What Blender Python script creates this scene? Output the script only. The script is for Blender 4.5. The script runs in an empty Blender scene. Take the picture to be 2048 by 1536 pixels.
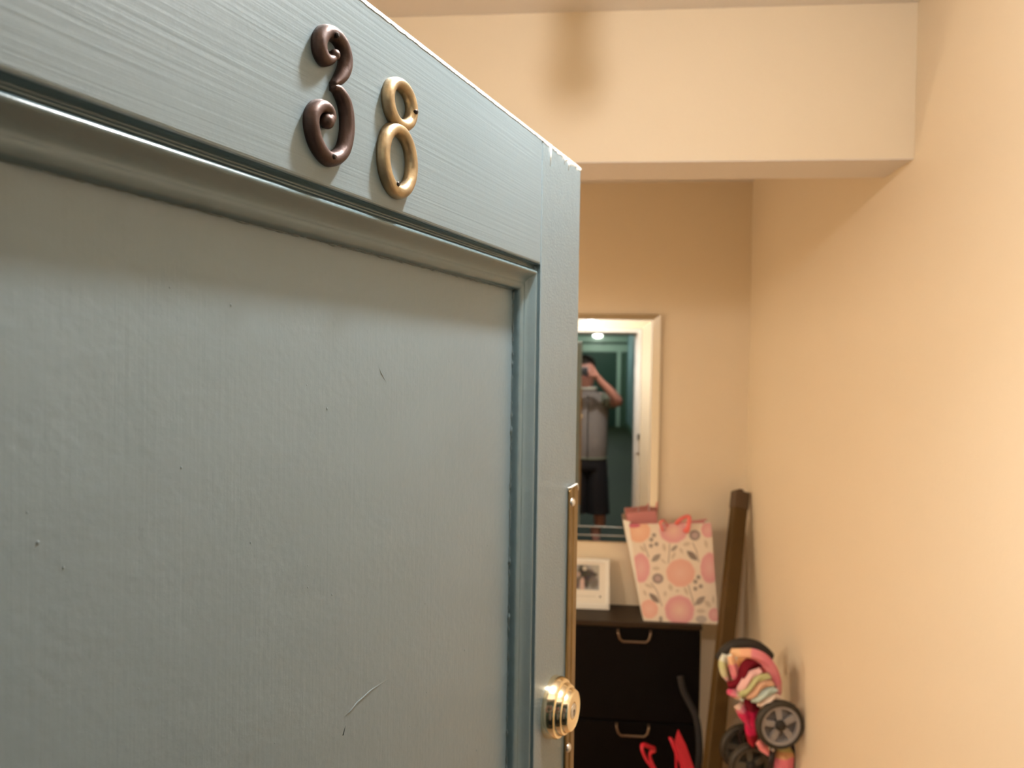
import bpy, bmesh, math, random
import numpy as np
from mathutils import Vector, Matrix
random.seed(7); rng = np.random.default_rng(7)
scene = bpy.context.scene
COL = scene.collection
V = Vector
H = 1.72                                    # camera height above the floor

# ------------------------------------------------------------------ camera
AX_R = V((0.99588731, 0.08940644, 0.01466163))
AX_U = V((-0.0162514, 0.01707945, 0.99972205))
AX_W = V((-0.08913118, 0.99584877, -0.01846218))
FPX = 1484.03
cam_data = bpy.data.cameras.new('camera')
cam = bpy.data.objects.new('camera', cam_data); COL.objects.link(cam)
m = Matrix((AX_R, AX_U, -AX_W)).transposed().to_4x4(); m.translation = V((0, 0, H))
cam.matrix_world = m
cam_data.sensor_width = 36; cam_data.lens = FPX / 2048 * 36
cam_data.clip_start = 0.01; cam_data.clip_end = 60
cam_data.dof.use_dof = True; cam_data.dof.focus_distance = 0.47; cam_data.dof.aperture_fstop = 10.0
scene.camera = cam

def at(px, py, Y):                           # pixel -> world point on the plane y = Y
    q = (px - 1024) / FPX * AX_R - (py - 768) / FPX * AX_U + AX_W
    q = q * (Y / q.y); return V((q.x, q.y, q.z + H))

# ------------------------------------------------------------------ world, exposure
w = bpy.data.worlds.new('world'); scene.world = w; w.use_nodes = True
w.node_tree.nodes['Background'].inputs[0].default_value = (.02, .02, .02, 1)
w.node_tree.nodes['Background'].inputs[1].default_value = .2
vs = scene.view_settings
scene.display_settings.display_device = 'sRGB'
vs.view_transform = 'Standard'; vs.look = 'None'; vs.gamma = 1; vs.use_curve_mapping = False
vs.exposure = 0.35
HALL_BULB = 1450.0       # lit bulb in the entry, under the added shade
LIVING = 62.0           # ceiling panel in the next room
BACK_FILL = 56.0            # added fill lamp in the next room, lightens the back wall
CORRIDOR = 90.0          # corridor ceiling lamps

# ------------------------------------------------------------------ materials
def lin(r, g, b):
    f = lambda c: (c / 255 / 12.92) if c / 255 <= .04045 else ((c / 255 + .055) / 1.055) ** 2.4
    return (f(r), f(g), f(b), 1)

def mat(name, color, rough=.5, metal=0, spec=.5, noise=0, nscale=20, bump=0, bscale=200, bstretch=(1, 1, 1), coat=0, emit=None, estr=0):
    M = bpy.data.materials.new(name); M.use_nodes = True
    nt = M.node_tree; b = nt.nodes['Principled BSDF']
    col = color if len(color) == 4 else (*color, 1)
    b.inputs['Base Color'].default_value = col
    b.inputs['Roughness'].default_value = rough; b.inputs['Metallic'].default_value = metal
    b.inputs['Specular IOR Level'].default_value = spec
    if coat: b.inputs['Coat Weight'].default_value = coat; b.inputs['Coat Roughness'].default_value = .15
    if emit: b.inputs['Emission Color'].default_value = (*emit[:3], 1); b.inputs['Emission Strength'].default_value = estr
    tc = nt.nodes.new('ShaderNodeTexCoord')
    if noise:
        n = nt.nodes.new('ShaderNodeTexNoise'); n.inputs['Scale'].default_value = nscale; n.inputs['Detail'].default_value = 5
        nt.links.new(tc.outputs['Object'], n.inputs['Vector'])
        mx = nt.nodes.new('ShaderNodeMix'); mx.data_type = 'RGBA'
        mx.inputs[6].default_value = tuple(c * (1 - noise) for c in col[:3]) + (1,)
        mx.inputs[7].default_value = tuple(min(1, c * (1 + noise)) for c in col[:3]) + (1,)
        nt.links.new(n.outputs['Fac'], mx.inputs[0]); nt.links.new(mx.outputs[2], b.inputs['Base Color'])
    if bump:
        mp = nt.nodes.new('ShaderNodeMapping'); mp.inputs['Scale'].default_value = bstretch
        nt.links.new(tc.outputs['Object'], mp.inputs['Vector'])
        n2 = nt.nodes.new('ShaderNodeTexNoise'); n2.inputs['Scale'].default_value = bscale; n2.inputs['Detail'].default_value = 4
        nt.links.new(mp.outputs['Vector'], n2.inputs['Vector'])
        bp = nt.nodes.new('ShaderNodeBump'); bp.inputs['Strength'].default_value = 1; bp.inputs['Distance'].default_value = bump
        nt.links.new(n2.outputs['Fac'], bp.inputs['Height']); nt.links.new(bp.outputs['Normal'], b.inputs['Normal'])
    return M

def attr_mat(name, rough=.6, spec=.4):
    M = bpy.data.materials.new(name); M.use_nodes = True; nt = M.node_tree
    a = nt.nodes.new('ShaderNodeAttribute'); a.attribute_name = 'Col'
    b = nt.nodes['Principled BSDF']; b.inputs['Roughness'].default_value = rough; b.inputs['Specular IOR Level'].default_value = spec
    nt.links.new(a.outputs['Color'], b.inputs['Base Color']); return M

DOOR_TOP = H + .2229
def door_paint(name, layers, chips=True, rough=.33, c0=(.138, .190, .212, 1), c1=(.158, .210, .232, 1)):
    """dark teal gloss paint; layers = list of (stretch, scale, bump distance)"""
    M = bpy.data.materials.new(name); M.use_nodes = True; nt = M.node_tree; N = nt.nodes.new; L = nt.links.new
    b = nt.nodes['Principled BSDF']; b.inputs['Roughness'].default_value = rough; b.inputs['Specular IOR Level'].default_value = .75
    tc = N('ShaderNodeTexCoord'); prev = None
    for st, sc, d in layers:
        mp = N('ShaderNodeMapping'); mp.inputs['Scale'].default_value = st; L(tc.outputs['Object'], mp.inputs['Vector'])
        n = N('ShaderNodeTexNoise'); n.inputs['Scale'].default_value = sc; n.inputs['Detail'].default_value = 3; L(mp.outputs['Vector'], n.inputs['Vector'])
        bp = N('ShaderNodeBump'); bp.inputs['Distance'].default_value = d; bp.inputs['Strength'].default_value = 1
        L(n.outputs['Fac'], bp.inputs['Height'])
        if prev: L(prev.outputs['Normal'], bp.inputs['Normal'])
        prev = bp
    if prev: L(prev.outputs['Normal'], b.inputs['Normal'])
    n = N('ShaderNodeTexNoise'); n.inputs['Scale'].default_value = 9; L(tc.outputs['Object'], n.inputs['Vector'])
    mx = N('ShaderNodeMix'); mx.data_type = 'RGBA'
    mx.inputs[6].default_value = c0; mx.inputs[7].default_value = c1
    L(n.outputs['Fac'], mx.inputs[0]); out = mx.outputs[2]
    if chips:                                  # worn pale paint along the top arris of the door
        sx = N('ShaderNodeSeparateXYZ'); L(tc.outputs['Object'], sx.inputs[0])
        mr = N('ShaderNodeMapRange'); mr.inputs[1].default_value = DOOR_TOP - .016; mr.inputs[2].default_value = DOOR_TOP + .001
        L(sx.outputs['Z'], mr.inputs[0])
        mxr = N('ShaderNodeMapRange'); mxr.inputs[1].default_value = .60; mxr.inputs[2].default_value = .70; mxr.inputs[3].default_value = .62; mxr.inputs[4].default_value = 1
        L(sx.outputs['X'], mxr.inputs[0])
        mlt = N('ShaderNodeMath'); mlt.operation = 'MULTIPLY'; L(mr.outputs[0], mlt.inputs[0]); L(mxr.outputs[0], mlt.inputs[1])
        mp = N('ShaderNodeMapping'); mp.inputs['Scale'].default_value = (120, 40, 40); L(tc.outputs['Object'], mp.inputs['Vector'])
        n3 = N('ShaderNodeTexNoise'); n3.inputs['Scale'].default_value = 1; n3.inputs['Detail'].default_value = 4; L(mp.outputs['Vector'], n3.inputs['Vector'])
        ad = N('ShaderNodeMath'); ad.operation = 'ADD'; L(n3.outputs['Fac'], ad.inputs[0]); L(mlt.outputs[0], ad.inputs[1])
        st = N('ShaderNodeMapRange'); st.inputs[1].default_value = 1.18; st.inputs[2].default_value = 1.3; L(ad.outputs[0], st.inputs[0])
        m2 = N('ShaderNodeMix'); m2.data_type = 'RGBA'; L(st.outputs[0], m2.inputs[0]); L(out, m2.inputs[6]); m2.inputs[7].default_value = (.75, .72, .66, 1)
        out = m2.outputs[2]
    L(out, b.inputs['Base Color']); return M

M = {}
M['wall'] = mat('wall_paint', (.765, .645, .468), .55, spec=.3, noise=.02, nscale=3, bump=.0006, bscale=60)
M['white_paint'] = mat('white_paint', (.74, .70, .65), .5, spec=.3, bump=.0004, bscale=80)
M['trim'] = mat('trim_paint', (.78, .74, .68), .3)
M['floor'] = mat('floor_wood', (.50, .31, .16), .4, noise=.3, nscale=6)
M['rail'] = door_paint('paint_brushed_across', [((5, 1, 420), 1, .00022), ((1, 1, 1), 300, .00005)])
M['stile'] = door_paint('paint_stippled', [((1, 1, 1), 420, .0004), ((1, 1, 1), 60, .0003)], rough=.30)
M['panel'] = door_paint('paint_panel', [((420, 1, 4), 1, .00009), ((1, 1, 1), 190, .00020), ((1, 1, 1), 26, .0005)], chips=False, rough=.29)
M['mold'] = door_paint('paint_molding_shade', [((1, 1, 1), 90, .0004)], chips=False, rough=.25, c0=(.080, .130, .145, 1), c1=(.098, .148, .163, 1))  # base darker than the rest of the door: moulding shade put into the colour
M['drip'] = mat('dried_paint_ridge', (.09, .125, .13), .3, bump=.0006, bscale=300)
M['bronze'] = mat('dark_bronze', (.075, .046, .038), .46, metal=.65, noise=.5, nscale=90, bump=.0003, bscale=250)
M['brass_old'] = mat('worn_brass', (.40, .31, .19), .42, metal=.85, noise=.65, nscale=75, bump=.0003, bscale=250)
M['brass'] = mat('polished_brass', (.96, .84, .60), .15, metal=1)
M['strip'] = mat('aged_brass', (.22, .14, .055), .4, metal=.75, noise=.3, nscale=50)
M['steel'] = mat('steel', (.7, .68, .66), .3, metal=1)
M['black'] = mat('black', (.008, .007, .007), .4)
M['nail'] = mat('nail_head', (.02, .014, .012), .4, metal=.4)
M['mirror'] = mat('mirror_silver', (.93, .95, .93), .02, metal=1)
M['mirror_edge'] = mat('mirror_bevel', (.85, .84, .80), .18, metal=.6)
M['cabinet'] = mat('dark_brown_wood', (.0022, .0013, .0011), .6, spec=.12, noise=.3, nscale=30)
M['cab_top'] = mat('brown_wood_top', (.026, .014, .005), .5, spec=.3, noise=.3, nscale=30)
M['handle'] = mat('bronze_handle', (.20, .13, .08), .35, metal=.7)
M['carton'] = mat('dark_brown_carton', (.082, .043, .008), .55, spec=.3, noise=.2, nscale=12)
M['carton_edge'] = mat('darker_carton', (.028, .013, .004), .5)
M['carton_cap'] = mat('carton_cap', (.085, .048, .022), .5)
M['frame_white'] = mat('white_frame', (.80, .76, .68), .4)
M['matboard'] = mat('mat_board', (.78, .72, .62), .8)
M['printgrey'] = mat('grey_print', (.55, .50, .42), .8)
M['print'] = attr_mat('printed_paper')
M['tissue'] = mat('pink_paper', (.62, .24, .22), .5)
M['ribbon'] = mat('coral_ribbon', (.80, .17, .15), .45)
M['red'] = mat('red_leather', (.55, .010, .030), .35)
M['foam'] = mat('black_foam', (.02, .015, .01), .7)
M['tyre'] = mat('dark_tyre', (.03, .022, .012), .6)
M['rim'] = mat('grey_rim', (.30, .27, .25), .4)
M['cloth'] = attr_mat('striped_cloth', .8, .2)
M['pinkcloth'] = mat('pink_cloth', (.70, .16, .22), .7)
M['tube_dark'] = mat('dark_frame_tube', (.02, .012, .012), .35, metal=.3)
M['magenta'] = mat('magenta_cloth', (.55, .02, .09), .6)
M['skin'] = mat('skin', (.42, .19, .14), .5, noise=.08, nscale=15)
M['hair'] = mat('dark_hair', (.025, .018, .014), .6)
M['vest'] = mat('taupe_fleece', (.21, .18, .16), .85, noise=.12, nscale=40)
M['shirt'] = mat('grey_green_shirt', (.17, .18, .13), .8)
M['collar'] = mat('pale_collar', (.55, .55, .46), .8)
M['shorts'] = mat('black_shorts', (.006, .005, .007), .85)
M['shoe'] = mat('dark_shoe', (.05, .05, .05), .6)
M['phone'] = mat('phone_black', (.012, .012, .014), .25)
M['hallwall'] = mat('hall_green_wall', (.10, .17, .11), .45)
M['hallmint'] = mat('hall_mint_trim', (.62, .76, .62), .4)
M['hallblue'] = mat('hall_blue_wall', (.40, .58, .66), .45)
M['hallfloor'] = mat('hall_olive_floor', (.034, .040, .017), .6, spec=.2, noise=.15, nscale=5)
M['halldark'] = mat('hall_dark_door', (.03, .075, .05), .5)
M['hallceil'] = mat('hall_ceiling', (.62, .68, .60), .6)
M['teal'] = mat('teal_gloss_frame', (.07, .13, .14), .35)
M['bulb'] = mat('lit_bulb', (1, 1, 1), .4, emit=(1, .98, .97), estr=HALL_BULB)
M['bulb_off'] = mat('unlit_bulb', (.8, .78, .74), .3)
M['shade'] = mat('light_cutoff_shade', (.85, .84, .82), .5)
_nt = M['shade'].node_tree; _tr = _nt.nodes.new('ShaderNodeBsdfTransparent'); _mx = _nt.nodes.new('ShaderNodeMixShader'); _mx.inputs[0].default_value = .48
_nt.links.new(_tr.outputs[0], _mx.inputs[1]); _nt.links.new(_nt.nodes['Principled BSDF'].outputs[0], _mx.inputs[2]); _nt.links.new(_mx.outputs[0], _nt.nodes['Material Output'].inputs['Surface'])
M['lamp_living'] = mat('living_lamp', (1, 1, 1), .4, emit=(1, .87, .70), estr=LIVING)
M['fill_globe'] = mat('lit_fill_globe', (1, 1, 1), .5, emit=(1, .85, .64), estr=BACK_FILL)
M['lamp_corr'] = mat('corridor_lamp', (1, 1, 1), .4, emit=(.90, 1, .88), estr=CORRIDOR)

# ------------------------------------------------------------------ helpers
ORG = {}
def tag(o, label=None, cat=None, group=None, kind=None):
    if label: o['label'] = label
    if cat: o['category'] = cat
    if group: o['group'] = group
    if kind: o['kind'] = kind
    return o
def thing(name, label, cat, loc, rotz=0, group=None, kind=None, local=False):
    o = bpy.data.objects.new(name, None); COL.objects.link(o); o.empty_display_size = .05
    o.location = loc; o.rotation_euler = (0, 0, rotz); ORG[o] = V((0, 0, 0)) if local else V(loc)
    return tag(o, label, cat, group, kind)
def mk(name, verts, faces, material, parent=None, smooth=False, edges=(), base=True):
    verts = [V(v) for v in verts]
    if parent is not None: org = ORG[parent]
    elif base:
        xs = [v.x for v in verts]; ys = [v.y for v in verts]; zs = [v.z for v in verts]
        org = V(((min(xs) + max(xs)) / 2, (min(ys) + max(ys)) / 2, min(zs)))
    else: org = V((0, 0, 0))
    me = bpy.data.meshes.new(name); me.from_pydata([tuple(v - org) for v in verts], list(edges), [tuple(f) for f in faces])
    bm = bmesh.new(); bm.from_mesh(me)
    if faces: bmesh.ops.recalc_face_normals(bm, faces=bm.faces)
    bm.to_mesh(me); bm.free()
    if smooth: me.polygons.foreach_set('use_smooth', [True] * len(me.polygons))
    me.materials.append(material); me.update()
    o = bpy.data.objects.new(name, me); COL.objects.link(o)
    if parent is not None: o.parent = parent; ORG[o] = org
    else: o.location = org; ORG[o] = org
    return o
def sharp(o, ang=35):
    me = o.data; bm = bmesh.new(); bm.from_mesh(me)
    for e in bm.edges:
        if len(e.link_faces) == 2: e.smooth = e.calc_face_angle(0) < math.radians(ang)
    for f in bm.faces: f.smooth = True
    bm.to_mesh(me); bm.free(); return o
def bev(o, wdt, seg=2):
    b = o.modifiers.new('bevel', 'BEVEL'); b.width = wdt; b.segments = seg; b.limit_method = 'ANGLE'; return o
BF = [(0, 1, 3, 2), (4, 6, 7, 5), (0, 4, 5, 1), (2, 3, 7, 6), (0, 2, 6, 4), (1, 5, 7, 3)]
def box(name, x0, x1, y0, y1, z0, z1, material, parent=None, b=0, **k):
    vs = [(x, y, z) for x in (x0, x1) for y in (y0, y1) for z in (z0, z1)]
    o = mk(name, vs, BF, material, parent, **k)
    return bev(o, b) if b else o
def boxes(name, lst, material, parent=None, **k):
    vs, fs = [], []
    for (x0, x1, y0, y1, z0, z1) in lst:
        n = len(vs); vs += [(x, y, z) for x in (x0, x1) for y in (y0, y1) for z in (z0, z1)]
        fs += [tuple(i + n for i in f) for f in BF]
    return mk(name, vs, fs, material, parent, **k)
def hexa(name, p8, material, parent=None):      # 8 corners ordered like box()
    return mk(name, p8, BF, material, parent)
def loft(rings, closed=True, caps=True):
    n = len(rings[0]); vs = [v for r in rings for v in r]; fs = []
    for i in range(len(rings) - 1):
        for j in range(n if closed else n - 1):
            k = (j + 1) % n; fs.append((i * n + j, i * n + k, (i + 1) * n + k, (i + 1) * n + j))
    if caps and closed: fs.append(tuple(range(n))[::-1]); fs.append(tuple((len(rings) - 1) * n + j for j in range(n)))
    return vs, fs
def frames(pts, up=None, closed=False):
    pts = [V(p) for p in pts]; n = len(pts); out = []
    for i in range(n):
        a = pts[i - 1] if (i > 0 or closed) else pts[0]; c = pts[(i + 1) % n] if (i < n - 1 or closed) else pts[-1]
        t = (c - a).normalized()
        if up is not None: u = V(up)
        else: u = out[-1][1] if out else (V((0, 0, 1)) if abs(t.z) < .9 else V((0, 1, 0)))
        u = (u - t * u.dot(t))
        u = u.normalized() if u.length > 1e-6 else t.orthogonal().normalized()
        out.append((t, u, t.cross(u)))
    return pts, out
def tube(name, pts, rad, material, parent=None, seg=12, up=None, flat=(1, 1), closed=False, **k):
    pts, fr = frames(pts, up, closed); n = len(pts)
    if not hasattr(rad, '__len__'): rad = [rad] * n
    rings = []
    for p, (t, u, s), r in zip(pts, fr, rad):
        rings.append([p + u * (math.sin(2 * math.pi * j / seg) * r * flat[0]) + s * (math.cos(2 * math.pi * j / seg) * r * flat[1]) for j in range(seg)])
    vs, fs = loft(rings, caps=not closed)
    if closed:
        nn = len(rings)
        for j in range(seg):
            q = (j + 1) % seg; fs.append(((nn - 1) * seg + j, (nn - 1) * seg + q, q, j))
    return mk(name, vs, fs, material, parent, smooth=True, **k)
def catmull(pts, per=6, closed=False):
    P = [np.array(p, float) for p in pts]; n = len(P); out = []
    rngi = range(n) if closed else range(n - 1)
    for i in rngi:
        p0 = P[(i - 1) % n] if (closed or i > 0) else 2 * P[0] - P[1]; p1 = P[i]; p2 = P[(i + 1) % n]
        p3 = P[(i + 2) % n] if (closed or i < n - 2) else 2 * P[-1] - P[-2]
        for k in range(per):
            t = k / per
            out.append(.5 * (2 * p1 + (p2 - p0) * t + (2 * p0 - 5 * p1 + 4 * p2 - p3) * t * t + (3 * p1 - p0 - 3 * p2 + p3) * t ** 3))
    if not closed: out.append(P[-1])
    return out
def lathe(name, prof, c, axis, material, parent=None, seg=40, ang=30, caps=True, **k):
    c = V(c); a = V(axis).normalized(); u = a.orthogonal().normalized(); v = a.cross(u)
    rings = [[c + a * h + (u * math.cos(2 * math.pi * j / seg) + v * math.sin(2 * math.pi * j / seg)) * r for j in range(seg)] for r, h in prof]
    vs, fs = loft(rings, caps=caps); o = mk(name, vs, fs, material, parent, **k)
    return sharp(o, ang)
def sphere(name, c, r, material, parent=None, sc=(1, 1, 1), nu=20, nv=12, **k):
    c = V(c); rings = []
    for i in range(nv + 1):
        t = math.pi * (i / nv) * .998 + .003
        rings.append([c + V((r * sc[0] * math.sin(t) * math.cos(2 * math.pi * j / nu), r * sc[1] * math.sin(t) * math.sin(2 * math.pi * j / nu), r * sc[2] * math.cos(t))) for j in range(nu)])
    vs, fs = loft(rings); return mk(name, vs, fs, material, parent, smooth=True, **k)
def grid_color(o, cols):
    ca = o.data.color_attributes.new('Col', 'FLOAT_COLOR', 'POINT')
    ca.data.foreach_set('color', np.asarray(cols, dtype=np.float32).ravel())

# ------------------------------------------------------------------ the room
XR, XL, YF, YB, ZC = .7303, -.95, .112, 3.2713, H + .8221
BZ, BY0, BY1 = H + .4792, 1.72, 1.8765
def struct(o, label, cat): return tag(o, label, cat, kind='structure')
DX0, DX1, DZ = -.292, .462, H + .335       # clear opening of the entrance
struct(boxes('wall_back', [(-2.6, XR + .1, YB, YB + .1, 0, ZC)], M['wall'], base=False), 'cream back wall behind the mirror and shoe cabinet', 'wall')
struct(boxes('wall_right', [(XR, XR + .1, -.1, YB, 0, ZC)], M['wall'], base=False), 'plain cream wall running beside the folded stroller', 'wall')
struct(boxes('wall_front', [(XL, DX0 - .02, -.1, YF, 0, ZC), (DX1 + .02, XR, -.1, YF, 0, ZC), (DX0 - .02, DX1 + .02, -.1, YF, DZ + .02, ZC)], M['wall'], base=False), 'cream wall around the entrance doorway', 'wall')
struct(boxes('wall_left', [(XL - .1, XL, -.1, .85, 0, ZC), (XL - .1, XL, 2.9, YB, 0, ZC), (XL - .1, XL, .85, 2.9, BZ + .01, ZC)], M['wall'], base=False), 'cream wall with wide opening to the next room', 'wall')
struct(boxes('floor', [(-4.6, XR + .1, -.1, YB + .1, -.05, 0)], M['floor'], base=False), 'brown wood floor of the entry', 'floor')
struct(boxes('ceiling', [(-4.6, XR + .1, -.1, YB + .1, ZC, ZC + .1)], M['white_paint'], base=False), 'off-white ceiling above the entry', 'ceiling')
hd = struct(boxes('wall_header', [(XL, XR, BY0, BY1, BZ + .002, ZC)], M['wall'], base=False), 'cream boxed beam hanging across the entry ceiling', 'beam')
ORG[hd] = V((0, 0, 0))
box('underside', XL, XR, BY0 + .001, BY1, BZ, BZ + .002, M['white_paint'], hd)
# next room, seen only as light
struct(boxes('wall_living', [(-4.6, -4.5, -.1, YB, 0, ZC), (-4.5, XL - .1, -.2, -.1, 0, ZC), (-4.5, -2.6, YB, YB + .1, 0, ZC)], M['wall'], base=False), 'cream walls of the room beside the entry', 'wall')
# entrance frame
fr = tag(bpy.data.objects.new('trim_1', None), 'white door casing around the entrance with a lock keeper', 'door frame', kind='structure'); COL.objects.link(fr); ORG[fr] = V((0, 0, 0))
box('jamb', DX0 - .02, DX0, -.1, YF, 0, DZ, M['trim'], fr); box('jamb', DX1, DX1 + .02, -.1, YF, 0, DZ, M['trim'], fr)
box('head_jamb', DX0 - .02, DX1 + .02, -.1, YF, DZ, DZ + .02, M['trim'], fr)
box('door_stop', DX1 - .014, DX1, -.06, YF - .05, 0, DZ, M['trim'], fr, .002); box('door_stop', DX0, DX0 + .014, -.06, YF - .05, 0, DZ, M['trim'], fr, .002)
box('casing', DX1, DX1 + .11, YF, YF + .018, 0, DZ + .1, M['trim'], fr, .004); box('casing', DX0 - .11, DX0, YF, YF + .018, 0, DZ + .1, M['trim'], fr, .004)
box('casing', DX0, DX1, YF, YF + .018, DZ, DZ + .1, M['trim'], fr, .004)
box('casing', DX1 - .012, DX1 + .1, -.118, -.1, 0, DZ + .1, M['teal'], fr, .004); box('casing', DX0 - .1, DX0 + .012, -.118, -.1, 0, DZ + .1, M['teal'], fr, .004)
box('casing', DX0, DX1, -.118, -.1, DZ - .012, DZ + .1, M['teal'], fr, .004)
kp = box('lock_keeper', DX1 + .012, DX1 + .05, YF + .018, YF + .045, H - .575, H - .525, M['nail'], fr, .004)
box('keeper_bar', DX1 + .027, DX1 + .037, YF + .018, YF + .024, H - .70, H - .575, M['handle'], fr)
box('keeper_bolt', DX1 + .004, DX1 + .06, YF + .018, YF + .026, H - .70, H - .685, M['handle'], fr)

# public corridor behind the camera (seen in the mirror)
CY0, CY1, CXL, CXR, CZ = -.118, -17.0, -1.2, 1.30, H + 1.1
struct(boxes('floor', [(CXL, CXR, CY1, -.1, -.05, 0)], M['hallfloor'], base=False), 'olive green floor of the public corridor', 'floor')
struct(boxes('ceiling', [(CXL, CXR, CY1, -.1, CZ, CZ + .1)], M['hallceil'], base=False), 'pale ceiling of the public corridor', 'ceiling')
struct(boxes('wall_corridor_right', [(CXR, CXR + .1, CY1, -.1, 0, CZ)], M['hallblue'], base=False), 'pale blue corridor wall reflected in the mirror', 'wall')
struct(boxes('wall_corridor_left', [(CXL - .1, CXL, CY1, -.1, 0, CZ)], M['hallwall'], base=False), 'green corridor wall', 'wall')
struct(boxes('wall_corridor_end', [(CXL, CXR, CY1 - .1, CY1, 0, CZ)], M['hallwall'], base=False), 'green wall at the far end of the corridor', 'wall')
struct(boxes('wall_corridor_front', [(CXL, DX0 - .1, -.118, -.1, 0, CZ), (DX1 + .1, CXR, -.118, -.1, 0, CZ), (DX0 - .1, DX1 + .1, -.118, -.1, DZ + .1, CZ)], M['hallwall'], base=False), 'green corridor wall around the apartment entrance', 'wall')
t = tag(bpy.data.objects.new('trim_2', None), 'mint green frame and frieze at the corridor end', 'door frame', kind='structure'); COL.objects.link(t); ORG[t] = V((0, 0, 0))
box('frieze', CXL, CXR, CY1, CY1 + .12, H + .62, H + .86, M['hallmint'], t, .01)
box('cornice', CXL, CXR, CY1, CY1 + .25, H + .92, CZ, M['hallmint'], t, .02)
box('pilaster', .98, 1.10, CY1, CY1 + .1, 0, H + .62, M['hallmint'], t, .01); box('pilaster', -.9, -.78, CY1, CY1 + .1, 0, H + .62, M['hallmint'], t, .01)
box('baseboard', CXR - .03, CXR, CY1, -.2, 0, .16, M['hallwall'], t)
d2 = tag(bpy.data.objects.new('door_2', None), 'dark green door at the far end of the corridor', 'door', kind='structure'); COL.objects.link(d2); ORG[d2] = V((0, 0, 0))
box('door_leaf', -.78, .98, CY1, CY1 + .05, 0, H + .62, M['halldark'], d2, .004)
sphere('knob', (.86, CY1 + .09, 1.0), .035, M['brass_old'], d2)
for i, y in enumerate((-3.2, -8, -12.5, -15.6)):
    r = thing('corridor_lamp', ('lit round ceiling lamp beside the apartment entrance in the corridor', 'second lit corridor ceiling lamp from the apartment entrance', 'third lit corridor ceiling lamp from the apartment entrance', 'lit corridor ceiling lamp before the mint green frieze')[i], 'ceiling lamp', (.35, y, CZ), group='corridor ceiling lamps')
    lathe('base_plate', [(.001, 0), (.12, 0), (.12, -.02), (.001, -.02)], (.35, y, CZ), (0, 0, 1), M['hallmint'], r)
    lathe('diffuser', [(.110, -.021), (.105, -.04), (.085, -.055), (.045, -.065), (.002, -.068)], (.35, y, CZ), (0, 0, 1), M['lamp_corr'], r, ang=60)

# ------------------------------------------------------------------ lamps of the apartment
LX, LY, LZ = .088, .620, H + .62
PX2, PY2, PZ2 = .050, 1.00, H + .642
lamp = thing('pendant_light', 'two-bulb pendant light hanging in the entry with one bulb lit', 'pendant light', (.068, .81, ZC))
box('canopy', .028, .108, .57, 1.05, ZC - .025, ZC, M['white_paint'], lamp, .006)
for (x, y, z, m_) in ((LX, LY, LZ, 'bulb'), (PX2, PY2, PZ2, 'bulb_off')):
    tube('stem', [(x, y, ZC - .02), (x, y, z + .06)], .006 if m_ == 'bulb' else .012, M['brass_old'], lamp, seg=10)
    lathe('socket', [(.001, .085), (.018, .08), (.021, .04), (.001, .04)], (x, y, z), (0, 0, 1), M['brass_old'], lamp, ang=40)
    lathe('bulb', [(.013, .041), (.015, .028), (.022, .015), (.026, 0), (.022, -.016), (.012, -.025), (.001, -.028)], (x, y, z), (0, 0, 1), M[m_], lamp, ang=80)
lathe('shade', [(.022, .075), (.045, .045), (.072, 0), (.092, -.072), (.094, -.072), (.074, .001), (.047, .047), (.022, .078), (.022, .075)], (LX, LY, LZ), (0, 0, 1), M['shade'], lamp, ang=60, caps=False)  # unseen shade added to dim the bulb towards beam and walls
ll = thing('ceiling_panel', 'round ceiling light in the room beside the entry', 'ceiling light', (-2.6, .7, ZC))
lathe('base_plate', [(.001, 0), (.20, 0), (.20, -.05), (.001, -.05)], (-2.6, .7, ZC), (0, 0, 1), M['white_paint'], ll)
lathe('diffuser', [(.19, -.05), (.185, -.22), (.12, -.27), (.002, -.28)], (-2.6, .7, ZC), (0, 0, 1), M['lamp_living'], ll, ang=60)

fl_ = thing('fill_lamp', 'added fill lamp with lit round shade, out of view beside the entry', 'floor lamp', (-1.95, 2.30, 0))  # unseen lamp, added to brighten the back wall
lathe('base', [(.001, 0), (.15, 0), (.15, .015), (.02, .03), (.001, .03)], (-1.95, 2.30, 0), (0, 0, 1), M['brass_old'], fl_)
tube('pole', [(-1.95, 2.30, .02), (-1.95, 2.30, 1.18)], .012, M['brass_old'], fl_)
sphere('fill_globe', (-1.95, 2.30, 1.27), .12, M['fill_globe'], fl_)
# ------------------------------------------------------------------ the entrance door
DW, DT = .75, .044
TH = .3349
d_ = V((math.sin(TH), math.cos(TH), 0)); n_ = V((math.cos(TH), -math.sin(TH), 0)); o_ = V((-.0009, .82, 0))
hinge = o_ - d_ * DW
door = thing('door_1', 'teal grey painted panel door with brass numbers 38, standing open', 'door', (hinge.x, hinge.y, 0), math.atan2(d_.y, d_.x), kind='structure', local=True)
def dpx(px, py, wout=0):                    # pixel -> door-local point, wout = height above the face
    q = (px - 1024) / FPX * AX_R - (py - 768) / FPX * AX_U + AX_W
    k = (n_.dot(o_) + wout) / n_.dot(q); X = q * k
    return V((DW + (X - o_).dot(d_), -wout, X.z + H))
SW = .1122                                   # stile width
RZ = H + .1018                               # lower edge of the top rail
MZ0, MZ1, BRZ = .80, .96, .25
def frame_box(name, x0, x1, z0, z1, m_):
    o = box(name, x0, x1, 0, DT, z0, z1, m_, door); return bev(o, .0022, 3)
GAP = .0004
frame_box('stile', DW - SW, DW, .01, DOOR_TOP, M['stile'])
frame_box('stile', 0, SW, .01, DOOR_TOP, M['stile'])
frame_box('rail', SW + GAP, DW - SW - GAP, RZ, DOOR_TOP, M['rail'])
frame_box('rail', SW + GAP, DW - SW - GAP, MZ0, MZ1, M['rail'])
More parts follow.
